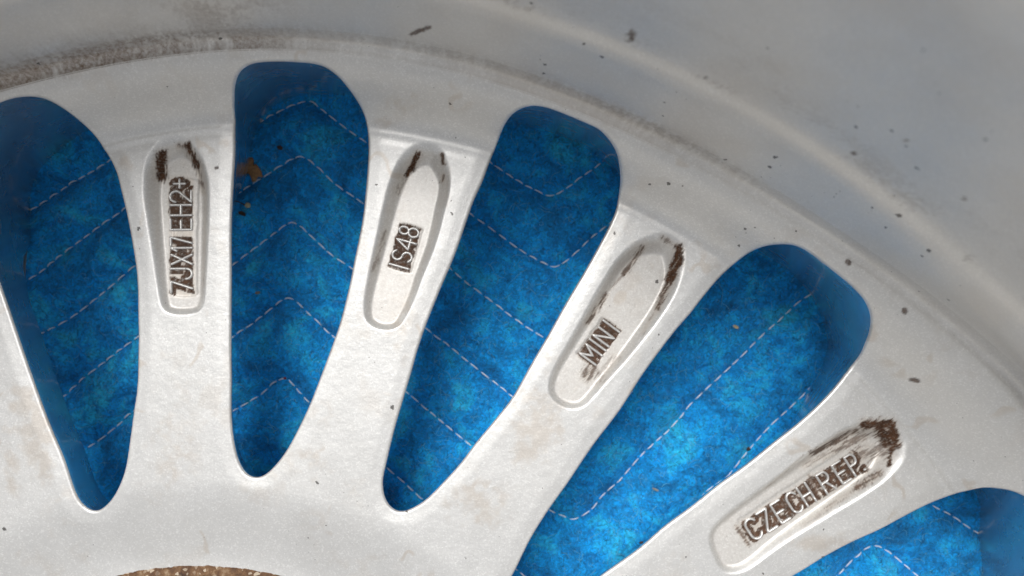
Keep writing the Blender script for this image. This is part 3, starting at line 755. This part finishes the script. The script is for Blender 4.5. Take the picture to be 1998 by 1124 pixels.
# ------------------------------------------------------------------ blanket
ZB = -38.5
LINES = [
 [(-260,330),(-120,340),(12,398),(42,412),(81,393),(133,357),(182,329),(214,308),(330,225),(455,140)],
 [(-200,640),(-60,590),(14,560),(60,538),(112,498),(172,453),(207,428),(237,407),(340,340),(461,262),(592,195),(631,217),(659,238),(683,256),(800,336),(918,418),(944,435),(972,456),(1029,496),(1067,516),(1085,520),(1123,495),(1151,467),(1183,442),(1300,350),(1420,240)],
 [(-60,720),(40,668),(126,624),(191,575),(259,519),(360,450),(461,377),(491,357),(540,326),(584,305),(617,326),(655,361),(697,389),(790,460),(880,526),(913,554),(965,593),(1015,631),(1067,663),(1112,690),(1200,630),(1340,500),(1480,370)],
 [(-60,860),(49,800),(81,784),(109,781),(161,735),(195,710),(231,682),(263,659),(360,585),(463,507),(508,474),(540,449),(568,434),(603,460),(641,495),(685,524),(760,585),(832,644),(867,670),(895,693),(937,726),(986,765),(1060,830),(1110,860),(1160,840),(1250,750)],
 [(20,960),(124,898),(182,865),(224,832),(259,800),(360,725),(459,652),(498,626),(529,600),(561,582),(596,609),(648,658),(720,712),(795,770),(839,807),(878,840),(920,874),(1000,940),(1074,1000),(1099,1010),(1120,1017),(1155,998),(1176,972),(1211,940),(1260,884),(1316,832),(1350,791),(1389,754),(1421,724),(1449,698),(1494,652),(1522,628),(1543,607),(1568,586),(1592,567),(1613,528),(1700,440)],
 [(200,1010),(300,920),(400,840),(463,797),(498,777),(550,740),(578,763),(599,786),(680,850),(757,919),(790,947),(823,977),(900,1040),(1000,1110),(1090,1170),(1160,1165),(1260,1080),(1354,995),(1382,961),(1421,933),(1449,898),(1473,870),(1508,832),(1543,800),(1578,765),(1603,736),(1631,712),(1641,706),(1659,717),(1740,870),(1820,984),(1859,1007),(1894,1031),(1946,1066),(1998,1103),(2100,1180)],
 [(880,235),(930,295),(986,336),(1022,359),(1046,370),(1074,381),(1106,366),(1137,343),(1158,329),(1260,240)],
 [(1300,1330),(1420,1290),(1520,1230),(1600,1165),(1641,1124),(1670,1094),(1708,1069),(1743,1084),(1785,1119),(1860,1180),(1960,1260)],
 [(300,1120),(420,1000),(520,930),(560,905),(640,980),(760,1090),(860,1170)],
]
lines_mm = [catmull(unproj(L, ZB), False, 1.0) for L in LINES]
SA = np.vstack([l[:-1] for l in lines_mm]); SB = np.vstack([l[1:] for l in lines_mm])
def blanket_h(x, y):
    d = seg_dist(x, y, SA, SB)
    puff = 1 - np.exp(-(d / 3.6) ** 1.05)
    z = ZB - 1.9 + 3.8 * puff + 1.1 * (fbm(x / 17, y / 17, 3, 50) - .5) + .8 * (fbm(x / 6, y / 6, 3, 51) - .5) * puff + .35 * (fbm(x / 1.6, y / 1.6, 3, 52) - .5)
    wr = np.abs(fbm(x / 11 + y / 30, y / 11, 3, 55) - .5)
    z = z - .75 * np.exp(-(wr / .045) ** 2) * puff
    return z
BL = blanket_material()
bst = .5; bx = np.arange(-165, 165, bst); by = np.arange(-110, 110, bst)
def grow(a, lim, s0):
    out = list(a); s = s0
    while out[-1] < lim: s *= 1.25; out.append(out[-1] + s)
    s = s0; out = out[::-1]
    while out[-1] > -lim: s *= 1.25; out.append(out[-1] - s)
    return np.array(out[::-1])
bx = grow(bx, 420, bst); by = grow(by, 420, bst)
gx, gy = np.meshgrid(bx, by); x = gx.ravel(); y = gy.ravel(); zB = blanket_h(x, y)
nx, ny = len(bx), len(by); idx = np.arange(nx * ny).reshape(ny, nx)
q = np.stack([idx[:-1, :-1], idx[:-1, 1:], idx[1:, 1:], idx[1:, :-1]], -1).reshape(-1, 4)
blanket = empty('moving_blanket'); tag(blanket, 'bright blue quilted felt blanket with white zigzag stitching under the wheel', 'blanket')
mesh_obj('felt_pad', np.c_[x, y, up(zB)], q, BL, blanket)

THREAD = plain('white_thread', (.88, .92, .95), .5, .04, 4000)
def tube(P, rad, m=6, taper=True):
    n = len(P); d = np.gradient(P, axis=0); d /= np.linalg.norm(d, axis=1)[:, None] + 1e-12
    upv = np.array([0, 0, 1.]); a = np.cross(d, upv); a /= np.linalg.norm(a, axis=1)[:, None] + 1e-12; b = np.cross(a, d)
    V = []
    for i in range(n):
        s = rad[i] if np.ndim(rad) else rad
        if taper and i in (0, n - 1): s = s * .35
        for k in range(m):
            t = 2 * math.pi * k / m; V.append(P[i] + (a[i] * math.cos(t) + b[i] * math.sin(t)) * s)
    Fc = [(i*m + k, i*m + (k+1) % m, (i+1)*m + (k+1) % m, (i+1)*m + k) for i in range(n - 1) for k in range(m)]
    Fc += [tuple(range(m))[::-1], tuple((n-1)*m + k for k in range(m))]
    return np.array(V), Fc
hidV, hidF, nst = [], [], 0
for l in lines_mm:
    s = np.r_[0, np.cumsum(np.hypot(*np.diff(l, axis=0).T))]; p = 0
    while p < s[-1] - 3:
        L = rng.uniform(2.3, 3.1); gap = rng.uniform(.35, .9)
        t = np.linspace(p, p + L, 7); cx_ = np.interp(t, s, l[:, 0]); cy_ = np.interp(t, s, l[:, 1]); p += L + gap
        dx, dy = cx_[-1] - cx_[0], cy_[-1] - cy_[0]; n_ = math.hypot(dx, dy); bow = rng.uniform(-.06, .22) * np.sin(np.linspace(0, math.pi, 7))
        cx_ = cx_ - dy / n_ * bow; cy_ = cy_ + dx / n_ * bow
        z_ = blanket_h(cx_, cy_) ; z_ = z_.mean() * .6 + z_ * .4 + .30 + .22 * np.sin(np.linspace(0, math.pi, 7)) - .25 * np.abs(np.linspace(-1, 1, 7)) ** 4
        V_, F_ = tube(np.c_[cx_, cy_, up(z_)], .13 + .05 * np.sin(np.linspace(0, math.pi, 7)))
        mx, my = np.array([cx_.mean()]), np.array([cy_.mean()])
        u_, w_ = proj(mx[0], my[0], ZB); P0 = unproj([(u_, w_)], 0)
        vis = False
        if -20 < u_ < 2018 and -20 < w_ < 1144:
            for c in contours[:5]:
                if sdf(P0[:, 0], P0[:, 1], c, 3)[0] < 2.5: vis = True
        if vis and nst < 300:
            c0 = V_.mean(0) * .001
            mesh_obj('stitch', V_, F_, THREAD, blanket, loc=tuple(c0)); nst += 1
        else:
            hidF += [tuple(i + len(hidV) for i in f) for f in F_]; hidV += list(V_)
o = mesh_obj('seam_thread', np.array(hidV), hidF, THREAD, blanket); o['kind'] = 'stuff'
print('stitches', nst)

# loose felt fibres
def fibres(n, name, mat, seed, rad, Lr, lift=.25):
    r = np.random.default_rng(seed); k = 7
    x0 = r.uniform(-150, 150, n); y0 = r.uniform(-95, 90, n); a = r.uniform(0, 2*math.pi, n); cur = r.normal(0, .55, n); L = r.uniform(*Lr, n); 
    P = np.zeros((n, k, 3)); px, py = x0.copy(), y0.copy()
    for i in range(k):
        P[:, i, 0] = px; P[:, i, 1] = py; a = a + cur + r.normal(0, .25, n); px = px + np.cos(a) * L / k; py = py + np.sin(a) * L / k
    z = blanket_h(P[:, :, 0].ravel(), P[:, :, 1].ravel()).reshape(n, k); z = z + .12 + lift * r.random((n, 1)) * np.sin(np.linspace(0, math.pi, k))[None]
    P[:, :, 2] = up(z)
    d = np.gradient(P, axis=1); s = np.stack([-d[..., 1], d[..., 0], 0 * d[..., 0]], -1); s /= np.linalg.norm(s, axis=2, keepdims=True) + 1e-9
    tp = (rad * np.sin(np.linspace(.25, math.pi - .25, k)))[None, :, None]
    A = P + s * tp; Bv = P - s * tp; Cc = P + np.array([0, 0, 1.]) * tp
    V = np.stack([A, Cc, Bv], 2).reshape(-1, 3)
    base = (np.arange(n)[:, None, None] * k * 3 + np.arange(k - 1)[None, :, None] * 3); j = np.array([[0, 1, 4, 3], [1, 2, 5, 4], [2, 0, 3, 5]])
    Fc = (base[..., None] + j[None, None]).reshape(-1, 4)
    o = mesh_obj(name, V, Fc, mat, blanket); o['kind'] = 'stuff'
fibres(14000, 'felt_fibres', plain('mid_blue_fibre', (.01, .26, .66), .5, .3), 1, .06, (1.5, 5))
fibres(4500, 'pale_felt_fibres', plain('pale_blue_fibre', (.16, .55, .85), .5, .3), 2, .065, (1.5, 6), .5)
fibres(4500, 'dark_felt_fibres', plain('dark_blue_fibre', (.004, .045, .11), .6, .3), 3, .05, (1, 3.5), .12)

# ------------------------------------------------------------------ bits lying on the blanket
def on_blanket(px): 
    P = unproj([px], ZB + 1)[0]; return P[0], P[1], float(blanket_h(np.array([P[0]]), np.array([P[1]]))[0])
def flake(name, outline_px, mat, label, cat, thick=.25, curl=.8, lift=.25, seed=1):
    P = unproj(outline_px, ZB + 1); c = P.mean(0); n = len(P); r = np.random.default_rng(seed)
    zc = blanket_h(P[:, 0], P[:, 1]).max() + lift; d = P - c; rad = np.hypot(*d.T).max()
    inner = c + d * .55
    def zz(Q): q = (Q - c) / rad; return zc + curl * (q[:, 0] ** 2 - .4 * q[:, 1] ** 2 + .25 * q[:, 0])
    top = [np.c_[P, zz(P)], np.c_[inner, zz(inner) + r.uniform(-.1, .15, n)], np.array([[*c, zz(c[None])[0]]])]
    T = np.vstack(top); Bt = T - np.array([0, 0, thick]); V = np.vstack([T, Bt]); m = len(T); Fc = []
    for i in range(n):
        j = (i + 1) % n
        Fc += [(i, j, n + j, n + i), (n + i, n + j, 2 * n), (m + j, m + i, m + n + i, m + n + j), (m + n + j, m + n + i, m + 2 * n), (i, m + i, m + j, j)]
    V[:, 2] = up(V[:, 2]); c0 = tuple(V.mean(0) * .001)
    return tag(mesh_obj(name, V, Fc, mat, None, loc=c0, smooth_=False), label, cat)
def blob(name, px, dims, ang, mat, label=None, cat=None, parent=None, seed=0, rough=.25, lift=.3):
    x_, y_, z_ = on_blanket(px); r = np.random.default_rng(seed); V, Fc = [], []; nu, nv = 14, 9; ca, sa = math.cos(R_(ang)), math.sin(R_(ang))
    for j in range(nv + 1):
        for i in range(nu):
            a, b = 2 * math.pi * i / nu, math.pi * j / nv
            p = np.array([math.sin(b) * math.cos(a), math.sin(b) * math.sin(a), math.cos(b)])
            k = 1 + (rough * (fbm(np.array([p[0] * 1.7 + p[2] + 9]), np.array([p[1] * 1.7 + 5 + seed]), 2, seed)[0] - .5) * 2)
            q = p * np.array(dims) * .5 * k; V.append((x_ + q[0] * ca - q[1] * sa, y_ + q[0] * sa + q[1] * ca, up(z_ + lift + q[2])))
    for j in range(nv):
        for i in range(nu): Fc.append((j*nu + i, (j+1)*nu + i, (j+1)*nu + (i+1) % nu, j*nu + (i+1) % nu))
    V = np.array(V); c0 = tuple(V.mean(0) * .001)
    o = mesh_obj(name, V, Fc, mat, parent, loc=c0)
    return tag(o, label, cat)
BROWN = plain('dry_leaf_brown', (.36, .19, .08), .7, .4, 1500)
DARKB = plain('dark_crumb_brown', (.055, .035, .025), .8, .5, 2500)
PALE = plain('pale_seed', (.55, .46, .28), .5, .3, 1500)
GREYB = plain('grey_husk', (.26, .24, .20), .6, .4, 2000)
k = .3505
flake('leaf_fragment', zpx([(1378,882),(1405,876),(1415,892),(1412,918),(1428,915),(1440,928),(1462,962),(1467,990),(1440,985),(1425,1010),(1405,1015),(1398,985),(1382,962),(1370,925),(1362,900)], 0, 0, k), BROWN,
      'ragged brown dry leaf fragment on the blue blanket in the second opening', 'leaf', curl=.6)
tw = empty('broken_twig'); x_, y_, z_ = on_blanket((472, 398)); tw.location = (x_ * .001, y_ * .001, up(z_) * .001)
tag(tw, 'short dark twig with a pale round tip beside the spoke wall in the second opening', 'twig')
Pm = np.vstack([unproj([(458, 393), (466, 394), (474, 398), (482, 401)], ZB + 1).T]).T; zt_ = blanket_h(Pm[:, 0], Pm[:, 1]).max() + .4
Vt, Ft = tube(np.c_[catmull(Pm, False, .3), np.full(len(catmull(Pm, False, .3)), up(zt_))], .16)
def reparent(o, par): o.parent = par; o.location = o.location - par.location
o = mesh_obj('twig_stem', Vt, Ft, DARKB, None, loc=tuple(Vt.mean(0) * .001)); reparent(o, tw)
o = blob('twig_tip', (485, 401), (1.7, 1.5, 1.1), 20, PALE, seed=3, lift=.5); reparent(o, tw)
blob('dirt_crumb', (474, 417), (2.2, 1.2, 1.0), -25, DARKB, 'dark brown dirt crumb just below the pale tipped twig', 'crumb', seed=5, rough=.5)
blob('seed', (505, 571), (1.5, .8, .6), 10, GREYB, 'small grey seed near the third zigzag peak in the second opening', 'seed', seed=6)
flake('husk_flake', zpx([(368,770),(385,765),(403,778),(400,790),(382,785)], 1298, 365, k), PALE, 'tiny tan husk flake high in the fourth opening', 'flake', .15, .2, seed=4)
blob('grass_seed', (1279, 955), (2.0, .6, .5), -25, GREYB, 'slim grey brown grass seed below the long stitch line in the fourth opening', 'seed', seed=8)
blob('soil_grain', (1252, 1060), (1.2, .7, .5), 15, DARKB, 'dark soil grain by the lower edge of the fourth opening', 'grain', seed=9)
blob('dirt_clump', (1970, 1105), (2.6, 4.6, 1.6), 10, GREYB, 'grey brown dirt clump near the right edge of the photo', 'clump', seed=11, rough=.6)
blob('earth_speck', (1465, 879), (1.1, 1.0, .7), 0, DARKB, 'black brown speck caught on the stitch line beside the muddy spoke', 'speck', seed=12, rough=.5)
blob('lint_knot', (550, 740), (.9, .7, .5), 0, plain('red_lint', (.25, .03, .03), .7), 'tiny dark red lint knot on the lowest stitch peak', 'lint', seed=13)
flake('dark_fleck', zpx([(1540,815),(1560,808),(1575,820),(1568,836),(1548,832)], 0, 0, k), DARKB, 'dark fleck in the shaded top of the second opening', 'fleck', .15, .2, seed=7)
